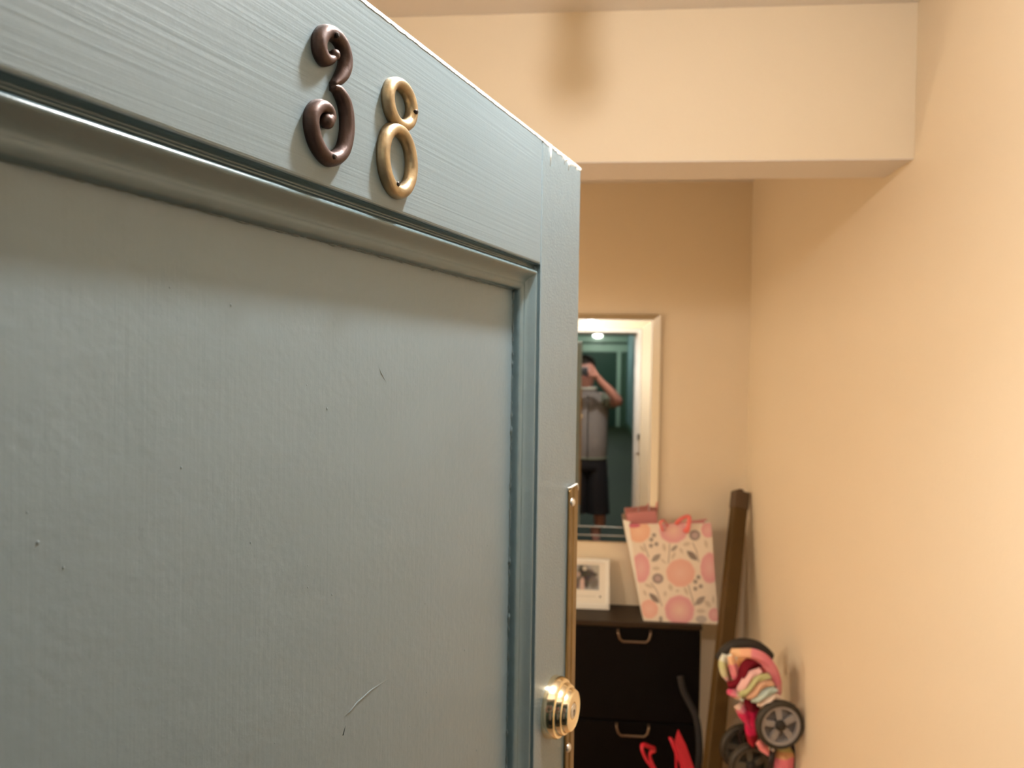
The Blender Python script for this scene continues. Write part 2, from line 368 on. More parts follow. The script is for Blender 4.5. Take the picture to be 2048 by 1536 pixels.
frame_box('rail', SW + GAP, DW - SW - GAP, .01, BRZ, M['rail'])
def jit(u, w): return u, w
PROF = [(0, -.0005), (.0004, -.0075), (.0022, -.0082), (.0024, -.0062), (.0042, -.0062), (.0044, -.0095), (.0052, -.0090), (.0054, -.0062), (.0060, -.0034), (.0070, -.0014), (.0082, -.0002), (.0094, -.0002),
        (.0106, -.0013), (.0125, -.0034), (.0150, -.0060), (.0175, -.0078), (.0195, -.0084), (.0200, -.0078), (.0225, -.0084), (.0250, -.0096), (.0262, -.0108), (.0266, -.0135), (.0270, -.0175)]
def molding(x0, x1, z0, z1):
    corners = [(x0, z0), (x1, z0), (x1, z1), (x0, z1)]
    for i in range(4):
        a = np.array(corners[i]); b = np.array(corners[(i + 1) % 4]); L_ = np.linalg.norm(b - a); t = (b - a) / L_
        inw = np.array([-t[1], t[0]]); ns = int(L_ / .004); rings = []
        jl = rng.normal(0, 1, (ns + 1, len(PROF)))
        for k in range(ns + 1):
            ring = []
            for j, (u, wv) in enumerate(PROF):
                s0, s1 = u, L_ - u; s = s0 + (s1 - s0) * k / ns
                p = a + t * s + inw * u
                amp = .00035 if (j in (4, 5, 6, 20, 21)) else (.0001 if j in (7, 8) else .00003)
                ring.append((p[0], -wv + jl[k, j] * amp, p[1]))
            rings.append(ring)
        vs_, fs_ = loft(rings, closed=False)
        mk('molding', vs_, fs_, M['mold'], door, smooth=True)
def panel(x0, x1, z0, z1):
    u = .0245
    o = box('panel', x0 + u, x1 - u, .017, .030, z0 + u, z1 - u, M['panel'], door)
    return o
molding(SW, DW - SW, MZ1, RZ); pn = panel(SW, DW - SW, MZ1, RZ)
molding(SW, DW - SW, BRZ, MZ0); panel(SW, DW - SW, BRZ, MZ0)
# dried paint ridges along the joints (ragged lines in the corners of the moulding)
def ragged(x0, z0, x1, z1, y, wd, seed):
    rg = np.random.default_rng(seed); L_ = math.hypot(x1 - x0, z1 - z0); n = int(L_ / .0035); pts, rad = [], []
    for i in range(n + 1):
        k = i / n
        pts.append((x0 + (x1 - x0) * k + rg.normal(0, wd * .3), y + rg.normal(0, .0002), z0 + (z1 - z0) * k + rg.normal(0, wd * .3))); rad.append(max(.0003, rg.normal(wd, wd * .45)))
    tube('paint_ridge', pts, rad, M['drip'], door, seg=6)
ragged(DW - SW - .0265, MZ1 + .03, DW - SW - .0265, RZ - .027, .0168, .0010, 1)
ragged(SW + .03, RZ - .0268, DW - SW - .028, RZ - .0268, .0168, .0006, 2)
ragged(DW - SW - .0030, MZ1 + .01, DW - SW - .0030, RZ - .004, .0070, .0011, 3)
# raised paint scars on the panel
for pts in ([(678, 1442), (700, 1420), (712, 1405), (740, 1380), (785, 1350)], [(690, 1455), (684, 1470), (692, 1440)], [(752, 722), (760, 745), (772, 768)], [(168, 760), (176, 775)], [(445, 650), (448, 672)], [(200, 820), (205, 830)]):
    q = [dpx(x, y, -.0178) for x, y in pts]
    tube('paint_scar', q, [.0006] + [.0012] * (len(q) - 2) + [.0007], M['panel'], door, seg=6)
# worn pale paint along the top arris, running down in a few drips on the stile
WORN = mat('worn_pale_paint', (.72, .70, .64), .5, bump=.0006, bscale=250)
rg_ = np.random.default_rng(11); vs_ = []; fs_ = []; nn = 260
for i in range(nn + 1):
    x = DW * i / nn; k = .0010 + .0007 * rg_.random() + (.0018 * rg_.random() ** 2 if x > DW - SW else 0)
    vs_ += [(x, .004, DOOR_TOP + .0003), (x, .0006, DOOR_TOP + .0003), (x, -.0004, DOOR_TOP - .0008), (x, -.0003, DOOR_TOP - .0016 - k)]
for i in range(nn):
    for j in range(3): fs_.append((i * 4 + j, i * 4 + j + 1, (i + 1) * 4 + j + 1, (i + 1) * 4 + j))
mk('worn_edge', vs_, fs_, WORN, door)
for x, l in ((DW - .092, .022), (DW - .052, .010), (DW - .040, .013), (DW - .034, .008), (DW - .018, .006)):
    tube('paint_drip', [(x, -.0002, DOOR_TOP - .001), (x + .0004, -.0003, DOOR_TOP - l * .5), (x + .0002, -.0001, DOOR_TOP - l)], [.0011, .0008, .0003], WORN, door, seg=6)
vs_ = []; fs_ = []
for i in range(46):                            # small nibs of dried paint
    x = SW + .04 + rg_.random() * (DW - 2 * SW - .08); z = RZ - .06 - rg_.random() * .5; r_ = .0004 + .0006 * rg_.random() ** 2; n0 = len(vs_)
    vs_ += [(x + r_ * math.cos(a), .0171, z + r_ * 1.3 * math.sin(a)) for a in [math.pi / 4 * q for q in range(8)]] + [(x + r_ * .5 * math.cos(a), .0170 - r_ * .35, z + r_ * .6 * math.sin(a)) for a in [math.pi / 4 * q for q in range(8)]]
    fs_ += [(n0 + q, n0 + (q + 1) % 8, n0 + 8 + (q + 1) % 8, n0 + 8 + q) for q in range(8)] + [tuple(n0 + 8 + q for q in range(8))]
tag(mk('paint_nibs', vs_, fs_, M['panel'], door, smooth=True), kind='stuff')
# digits
def cpx(cx, cy, w_=.003): return dpx(560 + cx / 3.747, 20 + cy / 3.747, w_)
def digit_tube(name, path, rad, material, parent, closed=False, hgt=.0068):
    P = catmull(path, 6, closed); rr = catmull([(r, 0, 0) for r in rad], 6, closed)
    pts, fr_ = frames(P, (0, -1, 0), closed); rings = []
    for p, (t_, u, s), r in zip(pts, fr_, rr):
        r = float(r[0]); p = V((p.x, 0, p.z)); h = hgt * (.55 + .45 * min(1, r / .0042)); ring = [p + s * r, p + s * r * 1.0 + V((0, -h * .25, 0))]
        for j in range(1, 9):
            a = math.pi * j / 9; ring.append(p + s * (r * math.cos(a)) + V((0, -h * .25 - h * .75 * math.sin(a), 0)))
        ring += [p - s * r + V((0, -h * .25, 0)), p - s * r]; rings.append(ring)
    vs_, fs_ = loft(rings, caps=not closed)
    if closed:
        n = len(rings[0]); k = len(rings) - 1
        for j in range(n): fs_.append((k * n + j, k * n + (j + 1) % n, (j + 1) % n, j))
    return mk(name, vs_, fs_, material, parent, smooth=True)
def L3(x, z): return (DW - x, 0, H + z)
# "3": path in (s, z) on the door face
S3 = [(412, 335, .0026), (380, 372, .0030), (335, 362, .0040), (305, 300, .0044), (308, 220, .0044), (350, 165, .0042), (410, 180, .0040), (465, 250, .0042), (495, 350, .0044), (492, 440, .0042), (455, 515, .0034), (405, 556, .0012)]
S3b = [(400, 575, .0016), (440, 600, .0032), (490, 700, .0044), (510, 830, .0046), (505, 950, .0046), (475, 1060, .0044), (410, 1115, .0042), (345, 1095, .0042), (280, 1000, .0044), (245, 880, .0044), (250, 780, .0042), (300, 722, .0040), (355, 740, .0038), (375, 800, .0040), (352, 840, .0042)]
d3 = digit_tube('digit_three', [cpx(x, y) for x, y, r in S3], [r for x, y, r in S3], M['bronze'], door); tag(d3, 'dark bronze number 3')
b3 = digit_tube('lower_bowl', [cpx(x, y) for x, y, r in S3b], [r for x, y, r in S3b], M['bronze'], d3)
for cx_, cy_, r_ in ((412, 335, .0030), (352, 836, .0042)):
    q = cpx(cx_, cy_, .0035); sphere('curl_end', (q.x, -.0035, q.z), r_, M['bronze'], d3)
def ring_path(cs, cz, rs, rz, n=10): return [L3(cs + rs * math.cos(2 * math.pi * i / n), cz + rz * math.sin(2 * math.pi * i / n)) for i in range(n)]
d8 = digit_tube('digit_eight', ring_path(.3655, .1345, .0165, .0200), [.0046, .0045, .0043, .0042, .0043, .0046, .0046, .0045, .0044, .0046], M['brass_old'], door, True); tag(d8, 'worn brass number 8')
digit_tube('upper_loop', ring_path(.3635, .1712, .0140, .0130), [.0043, .0041, .0039, .0040, .0041, .0043, .0043, .0039, .0038, .0042], M['brass_old'], d8, True)
for par, (cx, cy) in ((d3, (425, 190)), (d3, (400, 1100)), (d8, (1015, 765)), (d8, (880, 1305))):
    q = cpx(cx, cy, .0062); lathe('nail', [(.0001, -.004), (.0013, -.004), (.0016, .0010), (.0010, .0018), (.0001, .0019)], (q.x, -.0060, q.z), (0, -1, 0), M['nail'], par, seg=12)
# deadbolt cylinder
dc = V((DW - .0640, 0, H - .3455))
db = lathe('deadbolt', [(.0005, 0), (.0312, 0), (.0312, .0012), (.0300, .0095), (.0285, .0120), (.0262, .0124), (.0258, .0128), (.0252, .0160), (.0240, .0180), (.0222, .0184), (.0218, .0188), (.0212, .0215), (.0195, .0240), (.0180, .0245), (.0172, .0240), (.0085, .0236), (.0080, .0225), (.0005, .0225)], dc, (0, -1, 0), M['brass'], door, seg=64, ang=25)
tag(db, 'polished brass deadbolt cylinder with stepped rings')
cy = lathe('key_cylinder', [(.0005, .0220), (.0074, .0220), (.0074, .0238), (.0064, .0243), (.0005, .0243)], dc, (0, -1, 0), M['steel'], db, seg=32)
boxes('keyway', [(dc.x - .0007, dc.x + .0007, -.0246, -.0238, dc.z - .0050, dc.z + .0015), (dc.x - .0012, dc.x + .0012, -.0246, -.0238, dc.z - .0010, dc.z + .0012)], M['black'], db)
# brass latch guard strip on the leading edge
sx0, sx1, sz1 = DW - .0265, DW + .0005, H - .1255
prof = [(sx0, 0), (sx0, -.0022), (sx0 + .0018, -.0032), (sx0 + .0085, -.0032), (sx0 + .0100, -.0046), (sx0 + .0115, -.0046), (sx0 + .0130, -.0034), (sx1 - .003, -.0034), (sx1, -.0020), (sx1, .010), (sx1 - .0030, .010), (sx1 - .0030, 0)]
rings = [[(x, y, z) for x, y in prof] for z in (.70, sz1 - .008, sz1 - .003, sz1)]
rings[3] = [(min(max(x, sx0 + .004), sx1 - .002), y, z) for (x, y, z) in rings[3]]
vs_, fs_ = loft(rings)
st = bev(mk('latch_guard', vs_, fs_, M['strip'], door), .0006, 2); tag(st, 'aged brass latch guard strip on the door edge')
tube('paint_lip', [(sx0 - .002, -.0008, sz1 + .0005), (sx0 + .004, -.0030, sz1 + .001), (sx0 + .012, -.0042, sz1 + .0025), (sx0 + .019, -.0036, sz1 + .0022), (sx1 - .001, -.0028, sz1 - .002), (sx1 + .0004, -.0022, sz1 - .006)], [.0006, .0011, .0012, .0011, .0009, .0004], mat('paint_lip', (.80, .78, .72), .4), st, seg=8)
def screw(z):
    return lathe('screw', [(.0052, .0020), (.0050, .0034), (.0040, .0050), (.0022, .0060), (.0003, .0062)], (sx0 + .0060, 0, z), (0, -1, 0), M['steel'], st, seg=24, ang=60)
screw(H - .141); screw(H - .408)
# ------------------------------------------------------------------ wall mirror
mir = thing('wall_mirror', 'tall mirror in a mirrored frame hanging above the shoe cabinet', 'mirror', (0, YB, H - .742))
MX, MT, MB = .3505, H + .2503, H - .741
box('backing', -MX + .004, MX - .004, YB - .014, YB, MB + .004, MT - .004, M['mirror_edge'], mir)
yg = YB - .016
def strip_piece(name, i0, i1, tilts, m_, y0):
    """four mitred strips between insets i0 (outer) and i1 (inner); the outer edge leans back by tilt"""
    for side in range(4):
        tilt = tilts[side]
        X0, X1, Z0, Z1 = -MX, MX, MB, MT
        def rect(i): return [(X0 + i[0], Z0 + i[1]), (X1 - i[0], Z0 + i[1]), (X1 - i[0], Z1 - i[1]), (X0 + i[0], Z1 - i[1])]
        A, B = rect(i0), rect(i1); j = (side + 1) % 4
        p = [(A[side], y0 + tilt), (A[j], y0 + tilt), (B[j], y0), (B[side], y0)]
        front = [(q[0], y, q[1]) for q, y in p]; back = [(q[0], YB - .014, q[1]) for q, y in p]
        mk(name, front + back, [(0, 1, 2, 3), (4, 7, 6, 5), (0, 4, 5, 1), (1, 5, 6, 2), (2, 6, 7, 3), (3, 7, 4, 0)], m_, mir)
strip_piece('outer_strip', (0, 0), (.0345, .024), (.0002, .0035, .0035, .0035), M['mirror'], yg - .004)
strip_piece('bevel_line', (.0345, .024), (.0390, .028), (0, 0, 0, 0), M['mirror_edge'], yg - .0055)
strip_piece('inner_strip', (.0390, .028), (.0800, .062), (.0001, .0016, .0016, .0016), M['mirror'], yg - .005)
strip_piece('bevel_line', (.0800, .062), (.0830, .065), (0, 0, 0, 0), M['mirror_edge'], yg - .006)
TILT = math.radians(-.3); gx0, gx1 = -MX + .083, MX - .083
g = lambda x: yg - .003 + math.tan(TILT) * x
mk('glass', [(gx0, g(gx0), MB + .065), (gx1, g(gx1), MB + .065), (gx1, g(gx1), MT - .065), (gx0, g(gx0), MT - .065), (gx0, YB - .013, MB + .065), (gx1, YB - .013, MB + .065), (gx1, YB - .013, MT - .065), (gx0, YB - .013, MT - .065)],
   [(0, 1, 2, 3), (4, 7, 6, 5), (0, 4, 5, 1), (1, 5, 6, 2), (2, 6, 7, 3), (3, 7, 4, 0)], M['mirror'], mir)

# ------------------------------------------------------------------ shoe cabinet
CF, CT, CX0, CX1 = 3.04, H - 1.02, -.035, .512
cab = thing('shoe_cabinet', 'slim dark brown shoe cabinet with two tip-out fronts against back wall', 'cabinet', ((CX0 + CX1) / 2, 3.15, 0))
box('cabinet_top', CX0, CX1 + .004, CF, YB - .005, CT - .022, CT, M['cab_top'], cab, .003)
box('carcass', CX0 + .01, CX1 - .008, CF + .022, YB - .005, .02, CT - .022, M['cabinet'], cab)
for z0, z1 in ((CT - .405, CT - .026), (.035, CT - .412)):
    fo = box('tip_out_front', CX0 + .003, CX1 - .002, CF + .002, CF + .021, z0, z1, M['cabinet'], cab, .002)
    hx0, hx1, zt = .178, .308, z1 - .004
    tube('handle', [(hx0, CF - .001, zt), (hx0, CF - .012, zt - .012), (hx0 + .006, CF - .014, zt - .034), (hx0 + .018, CF - .014, zt - .045), (hx1 - .018, CF - .014, zt - .045), (hx1 - .006, CF - .014, zt - .034), (hx1, CF - .012, zt - .012), (hx1, CF - .001, zt)], .0042, M['handle'], fo, seg=8)

# ------------------------------------------------------------------ picture frame
def grid_print(name, P00, P10, P01, P11, nu, nv, fn, parent, back=None):
    """P00 bottom-left, P10 bottom-right, P01 top-left, P11 top-right; fn(u, v) with v down"""
    P00, P10, P01, P11 = [np.array(p, float) for p in (P00, P10, P01, P11)]
    u = np.linspace(0, 1, nu); v = np.linspace(0, 1, nv); U, Vv = np.meshgrid(u, v); W_ = 1 - Vv
    X = ((1 - U) * (1 - W_))[..., None] * P00 + (U * (1 - W_))[..., None] * P10 + ((1 - U) * W_)[..., None] * P01 + (U * W_)[..., None] * P11
    if back is not None: X = X + back(U, Vv)
    fs = [(j * nu + i, j * nu + i + 1, (j + 1) * nu + i + 1, (j + 1) * nu + i) for j in range(nv - 1) for i in range(nu - 1)]
    o = mk(name, X.reshape(-1, 3), fs, M['print'], parent, smooth=True)
    c = fn(U, Vv); c = np.concatenate([c, np.ones(c.shape[:2] + (1,))], -1); grid_color(o, c.reshape(-1, 4)); return o
fx0, fx1, fz0, fz1, fy = -.045, .148, CT, CT + .205, 3.19
pf = thing('picture_frame', 'white picture frame with black and white photo on the cabinet', 'picture frame', ((fx0 + fx1) / 2, fy, fz0))
LEAN = .045
def fp(x, z, dy=0): return (x, fy + (z - fz0) / (fz1 - fz0) * LEAN + dy, z)
def fslab(name, x0, x1, z0, z1, d0, d1, m_, par): return hexa(name, [fp(x, z, d) for x in (x0, x1) for d in (d0, d1) for z in (z0, z1)], m_, par)
fslab('backing', fx0 + .004, fx1 - .004, fz0 + .003, fz1 - .003, .004, .012, M['matboard'], pf)
bw = .016
bev(fslab('side_bar', fx0, fx0 + bw, fz0, fz1, -.006, .014, M['frame_white'], pf), .002); bev(fslab('side_bar', fx1 - bw, fx1, fz0, fz1, -.006, .014, M['frame_white'], pf), .002)
bev(fslab('side_bar', fx0 + bw, fx1 - bw, fz1 - bw, fz1, -.006, .014, M['frame_white'], pf), .002); bev(fslab('side_bar', fx0 + bw, fx1 - bw, fz0, fz0 + bw, -.006, .014, M['frame_white'], pf), .002)
fslab('ledge', fx0 + .01, fx1 - .012, fz0 + .012, fz0 + .026, -.012, -.004, M['frame_white'], pf)
hexa('stand', [(x, y, z) for x in (.03, .07) for (y, z) in ((fy + .03, fz0 + .12), (fy + .072, fz0), (fy + .036, fz0 + .12), (fy + .078, fz0))], M['matboard'], pf)
def photo(U, Vv):
    c = np.full(U.shape + (3,), .32); r2 = np.random.default_rng(3)
    def blob(cx, cy, rx, ry, val):
        k = np.clip(1.4 - ((U - cx) / rx) ** 2 - ((Vv - cy) / ry) ** 2, 0, 1)[..., None]; c[:] = c * (1 - k) + np.array(val) * k
    blob(.9, .2, .3, .3, (.42, .39, .33)); blob(.35, .35, .22, .42, (.03, .025, .02)); blob(.62, .45, .22, .3, (.05, .04, .035)); blob(.75, .38, .2, .1, (.06, .05, .045))
    blob(.78, .7, .2, .25, (.16, .14, .12)); blob(.42, .14, .09, .1, (.55, .5, .42)); blob(.18, .4, .08, .12, (.4, .3, .25)); blob(.33, .8, .1, .3, (.6, .42, .36)); blob(.1, .75, .14, .25, (.12, .09, .08)); blob(.5, .75, .1, .2, (.06, .05, .04))
    return np.clip(c + r2.normal(0, .02, c.shape), 0, 1)
grid_print('photo', fp(-.005, CT + .076, .003), fp(.103, CT + .076, .003), fp(-.005, CT + .178, .003), fp(.103, CT + .178, .003), 40, 40, photo, pf)
for i in range(9):
    x0 = .006 + i * .0095; fslab('caption_print', x0, x0 + random.uniform(.005, .008), CT + .0475, CT + .0515, .0030, .0036, M['printgrey'], pf)
fslab('emblem_print', .1045, .1115, CT + .046, CT + .053, .0028, .0034, M['nail'], pf)

# ------------------------------------------------------------------ gift bag
BL, BR, TL, TR = at(1287, 1236.5, 3.062), at(1437, 1236.5, 3.062), at(1258, 1048, 3.075), at(1422, 1046, 3.075)
zoff = CT + .001 - min(BL.z, BR.z)
BL.z = BR.z = CT + .001
bag = thing('gift_bag', 'white paper gift bag with pink flowers and grey leaves on cabinet', 'gift bag', ((BL.x + BR.x) / 2, 3.12, CT))
def bagfn(U, Vv):
    X = U * 1.0; c = np.empty(U.shape + (3,)); c[:] = (.80, .69, .56)
    xl = 115 + 185 * Vv; xr = 1175 + 90 * Vv; PX = xl + (xr - xl) * U; PY = 230 + 1210 * Vv
    r2 = np.random.default_rng(5)
    def ell(cx, cy, rx, ry, col, rot=0, soft=.12, wob=0, al=1.0):
        a = math.radians(rot); dx = PX - cx; dy = PY - cy; x = dx * math.cos(a) + dy * math.sin(a); y = -dx * math.sin(a) + dy * math.cos(a)
        rr = np.sqrt((x / rx) ** 2 + (y / ry) ** 2)
        if wob: rr = rr * (1 + wob * np.sin(np.arctan2(y, x) * 9) + wob * .6 * np.sin(np.arctan2(y, x) * 23))
        k = (np.clip((1 - rr) / soft, 0, 1) * al)[..., None]; c[:] = c * (1 - k) + np.array(col) * k; return rr
    def leaf(cx, cy, L_, wd, col, rot, al=1.0):
        a = math.radians(rot); dx = PX - cx; dy = PY - cy; x = dx * math.cos(a) + dy * math.sin(a); y = -dx * math.sin(a) + dy * math.cos(a)
        wloc = wd * np.clip(1 - (x / L_) ** 2, 0, 1); k = (np.clip((wloc - np.abs(y)) / 8, 0, 1) * al)[..., None]; c[:] = c * (1 - k) + np.array(col) * k
    def seg(x0, y0, x1, y1, wd, col):
        L2 = (x1 - x0) ** 2 + (y1 - y0) ** 2; t = np.clip(((PX - x0) * (x1 - x0) + (PY - y0) * (y1 - y0)) / L2, 0, 1)
        dd = np.hypot(PX - x0 - t * (x1 - x0), PY - y0 - t * (y1 - y0)); k = np.clip((wd - dd) / 4, 0, 1)[..., None]; c[:] = c * (1 - k) + np.array(col) * k
    LT, GR, GD = (.62, .51, .39), (.34, .28, .23), (.25, .20, .165)
    for a in ((290, 540, 60, 26, 50), (860, 480, 60, 28, -10), (570, 520, 60, 28, 80), (690, 620, 60, 26, -60), (465, 780, 60, 28, 0), (1110, 480, 60, 28, 75), (370, 1000, 70, 26, 20), (650, 1010, 50, 34, 70), (850, 1050, 60, 26, 60), (1040, 1290, 70, 32, 0), (1130, 1200, 60, 36, 40), (320, 1090, 50, 24, 60), (580, 1090, 40, 26, 90), (790, 560, 50, 22, 60), (560, 690, 60, 18, 40), (740, 1050, 30, 22, 0), (1200, 1150, 60, 22, 90)): leaf(a[0], a[1], a[2], a[3], LT, a[4])
    for s_ in ((640, 480, 635, 600), (635, 600, 622, 710), (940, 470, 985, 560), (985, 560, 1015, 690), (310, 480, 370, 640), (400, 960, 470, 1050), (470, 1050, 540, 1240), (880, 980, 935, 1150), (935, 1150, 960, 1230)): seg(*s_, 9, (.42, .34, .27))
    PK, PK2, CO = (.73, .36, .37), (.77, .47, .44), (.78, .44, .35)
    for (cx, cy, rx, ry, col, ctr) in ((690, 320, 190, 155, PK, (.80, .52, .42)), (240, 320, 160, 150, (.80, .46, .31), (.84, .55, .38)), (1135, 310, 90, 100, PK, PK2), (265, 780, 125, 195, PK, PK2), (780, 830, 195, 180, CO, (.80, .51, .42)), (1155, 770, 125, 195, PK, PK2), (765, 1290, 200, 195, PK, (.80, .55, .45)), (375, 1290, 120, 125, CO, (.80, .51, .42)), (1215, 1330, 80, 85, PK, PK2), (170, 250, 100, 30, (.60, .14, .2), (.6, .14, .2))):
        ell(cx, cy, rx, ry, col, wob=.015); ell(cx, cy, rx * .75, ry * .75, ctr, soft=.9)
    for (cx, cy) in ((965, 375), (487, 905)): ell(cx, cy, 76, 68, (.30, .24, .21)); ell(cx, cy, 52, 46, (.48, .36, .34), soft=.4)
    for a in ((465, 650, 80, 40, -38), (930, 620, 95, 42, 40), (440, 1150, 95, 40, 42), (1030, 1165, 90, 42, -38), (700, 530, 62, 28, -40)): leaf(a[0], a[1], a[2], a[3], GD if a[0] in (440, 930) else GR, a[4])
    for (x, y) in ((440, 370), (405, 425), (470, 480), (400, 500), (1010, 880), (970, 935), (1040, 990), (970, 1020)): ell(x, y, 30, 28, GR)
    ell(1045, 1390, 75, 50, (.50, .43, .37)); ell(525, 1410, 26, 40, GR)
    return np.clip(c + r2.normal(0, .008, c.shape[:2] + (1,)), 0, 1)
grid_print('front_panel', BL, BR, TL, TR, 130, 150, bagfn, bag, lambda U, Vv: np.stack([0 * U, -.006 * np.sin(np.pi * U) * np.sin(np.pi * (1 - Vv) * .8 + .3), 0 * U], -1))
dep = .13
BL2, BR2 = BL + V((0, dep, 0)), BR + V((0, dep, 0)); TL2, TR2 = TL + V((-.018, dep - .01, -.006)), TR + V((-.004, dep * .5, .0))
mk('bottom', [BL, BR, BR2, BL2], [(0, 1, 2, 3)], M['matboard'], bag)
mid = lambda a, b, dx: (a + b) / 2 + V((dx, 0, 0))
mk('gusset', [BL, mid(BL, BL2, .0), BL2, TL, mid(TL, TL2, .02), TL2], [(0, 1, 4, 3), (1, 2, 5, 4)], M['matboard'], bag)
mk('gusset', [BR, mid(BR, BR2, .0), BR2, TR, mid(TR, TR2, -.02), TR2], [(0, 1, 4, 3), (1, 2, 5, 4)], M['matboard'], bag)
kL = at(1252, 1026, 3.19); kM = at(1312, 1021, 3.19); kM2 = at(1316, 1050, 3.19); kT = V((TR2.x, 3.15, TR2.z + .002))
bp_ = mk('back_panel', [BL2, BR2, kL, kM, kM2, kT], [(0, 1, 5, 4, 3, 2)], M['tissue'], bag)
sol = bp_.modifiers.new('t', 'SOLIDIFY'); sol.thickness = .0008
tube('handle', catmull([at(1326, 1062, 3.062), at(1320, 1046, 3.055), at(1328, 1041, 3.06), at(1334, 1050, 3.075), at(1334, 1062, 3.09)], 5), .008, M['ribbon'], bag, seg=8, flat=(.25, 1))
tube('handle', catmull([at(1354, 1060, 3.09), at(1354, 1046, 3.07), at(1364, 1037, 3.055), at(1377, 1033, 3.05), at(1378, 1045, 3.05), at(1374, 1062, 3.058), at(1368, 1058, 3.06)], 5), .009, M['ribbon'], bag, seg=8, flat=(.3, 1))

# ------------------------------------------------------------------ long carton leaning in the corner
ct_top = at(1481, 984, 3.19); _p = at(1424, 1536, 2.78); ct_bot = _p + (_p - ct_top) * (_p.z / (ct_top.z - _p.z))
lt = thing('long_carton', 'long dark brown square carton leaning in the wall corner', 'carton', ct_bot)
ax = (ct_top - ct_bot).normalized(); ux = (V((1, 0, 0)) - ax * ax.x).normalized(); uy = ax.cross(ux).normalized()
def carton(name, k0, k1, hw, hd, m_, par):
    L_ = (ct_top - ct_bot).length; ps = []
    ca, sa = math.cos(.32), math.sin(.32); a1 = ux * ca + uy * sa; a2 = -ux * sa + uy * ca
    for i in (-1, 1):
        for j in (-1, 1):
            for k in (k0, k1): ps.append(ct_bot + ax * (L_ * k) + a1 * (i * hw) + a2 * (j * hd))
    return bev(hexa(name, ps, m_, par), .004)
carton('carton_body', .004, .95, .030, .022, M['carton'], lt)
cc = carton('end_cap', .945, 1.0, .0325, .0245, M['carton_cap'], lt)
tube('knob', [ct_top - ax * .004, ct_top + ax * .01], .012, M['carton_edge'], cc, seg=10)

# ------------------------------------------------------------------ folded stroller
sb = V((.60, 2.5, 0))
stl = thing('folded_stroller', 'folded doll stroller with striped pink cloth leaning on right wall', 'stroller', sb)
def wheel(name, c, r, yaw, rimmat, wd=.03, label=None):
    c = V(c); axd = V((math.sin(yaw), -math.cos(yaw), .0)).normalized()
    prof = []
    for k in range(12):
        a = 2 * math.pi * k / 12; prof.append((r - .010 + .010 * math.cos(a), wd / 2 * math.sin(a)))
    u = axd.orthogonal().normalized(); v = axd.cross(u); seg = 40
    rings = [[c + axd * h + (u * math.cos(2 * math.pi * j / seg) + v * math.sin(2 * math.pi * j / seg)) * q for (q, h) in prof] for j in range(seg)]
    vs_, fs_ = loft(rings, caps=False); n = 12
    for j in range(n): fs_.append(((seg - 1) * n + j, (seg - 1) * n + (j + 1) % n, (j + 1) % n, j))
    wh = mk('wheel', vs_, fs_, M['tyre'], stl, smooth=True)
    lathe('rim', [(r - .024, -.008), (r - .014, -.012), (r - .014, .012), (r - .024, .010), (r - .024, -.008)], c, axd, rimmat, wh, seg=40)
    for k in range(5):
        a = 2 * math.pi * k / 5 + .3; e1 = u * math.cos(a) + v * math.sin(a); e2 = axd.cross(e1)
        ps = [c + e1 * q + e2 * (sg * hw) + axd * h for (q, hw) in ((.008, .008), (r - .020, .011)) for sg in (-1, 1) for h in (-.004, .006)]
        hexa('spoke', ps, rimmat, wh)
    lathe('hub', [(.0005, -.012), (.016, -.012), (.019, 0), (.016, .012), (.006, .018), (.0005, .018)], c, axd, M['foam'], wh, seg=20)
    return wh
RIMD = mat('dark_rim', (.10, .085, .06), .45)
wheel('wheel', at(1559, 1449, 2.40), .078, .15, M['rim'])
wheel('wheel', at(1500, 1531, 2.52), .077, .25, RIMD); wheel('wheel', at(1484, 1494, 2.66), .082, .25, RIMD)
# striped hood: gathered cloth lofted along a bent spine, stripes run across it
spine = [at(1455, 1321, 2.54), at(1478, 1324, 2.53), at(1501, 1338, 2.52), at(1516, 1360, 2.52), at(1526, 1383, 2.52), at(1534, 1408, 2.53)]
spw = [.018, .038, .054, .056, .050, .034]
sp = catmull(spine, 8); sw_ = [float(a[0]) for a in catmull([(a, 0, 0) for a in spw], 8)]
pts_, fr_ = frames(sp, (0, -1, 0)); seg = 72; rings = []; cols = []
STR = [(.72, .72, .62), (.80, .42, .20), (.78, .22, .25), (.75, .20, .25), (.80, .50, .44), (.50, .52, .22), (.70, .36, .22), (.50, .60, .52), (.52, .64, .58), (.82, .62, .50), (.78, .28, .30)]
for i, (p, (t_, u, s), r) in enumerate(zip(pts_, fr_, sw_)):
    ring = []; k = i / (len(sp) - 1)
    for j in range(seg):
        a = 2 * math.pi * j / seg
        fold = 1 + .10 * math.sin(5 * a + 7 * k) + .07 * math.sin(9 * a - 11 * k + 1) + .05 * math.sin(17 * a + 5 * k)
        ring.append(p + u * (math.sin(a) * r * fold * .75) + s * (math.cos(a) * r * fold))
        q = (k * .86 + .07 * math.sin(a * 2 + 1) + .05 * math.cos(a)) * (len(STR) - 1); q0 = int(max(0, min(len(STR) - 1, round(q)))); cols.append((*STR[q0], 1))
    rings.append(ring)
vs_, fs_ = loft(rings); hood = mk('hood', vs_, fs_, M['cloth'], stl, smooth=True); grid_color(hood, cols)
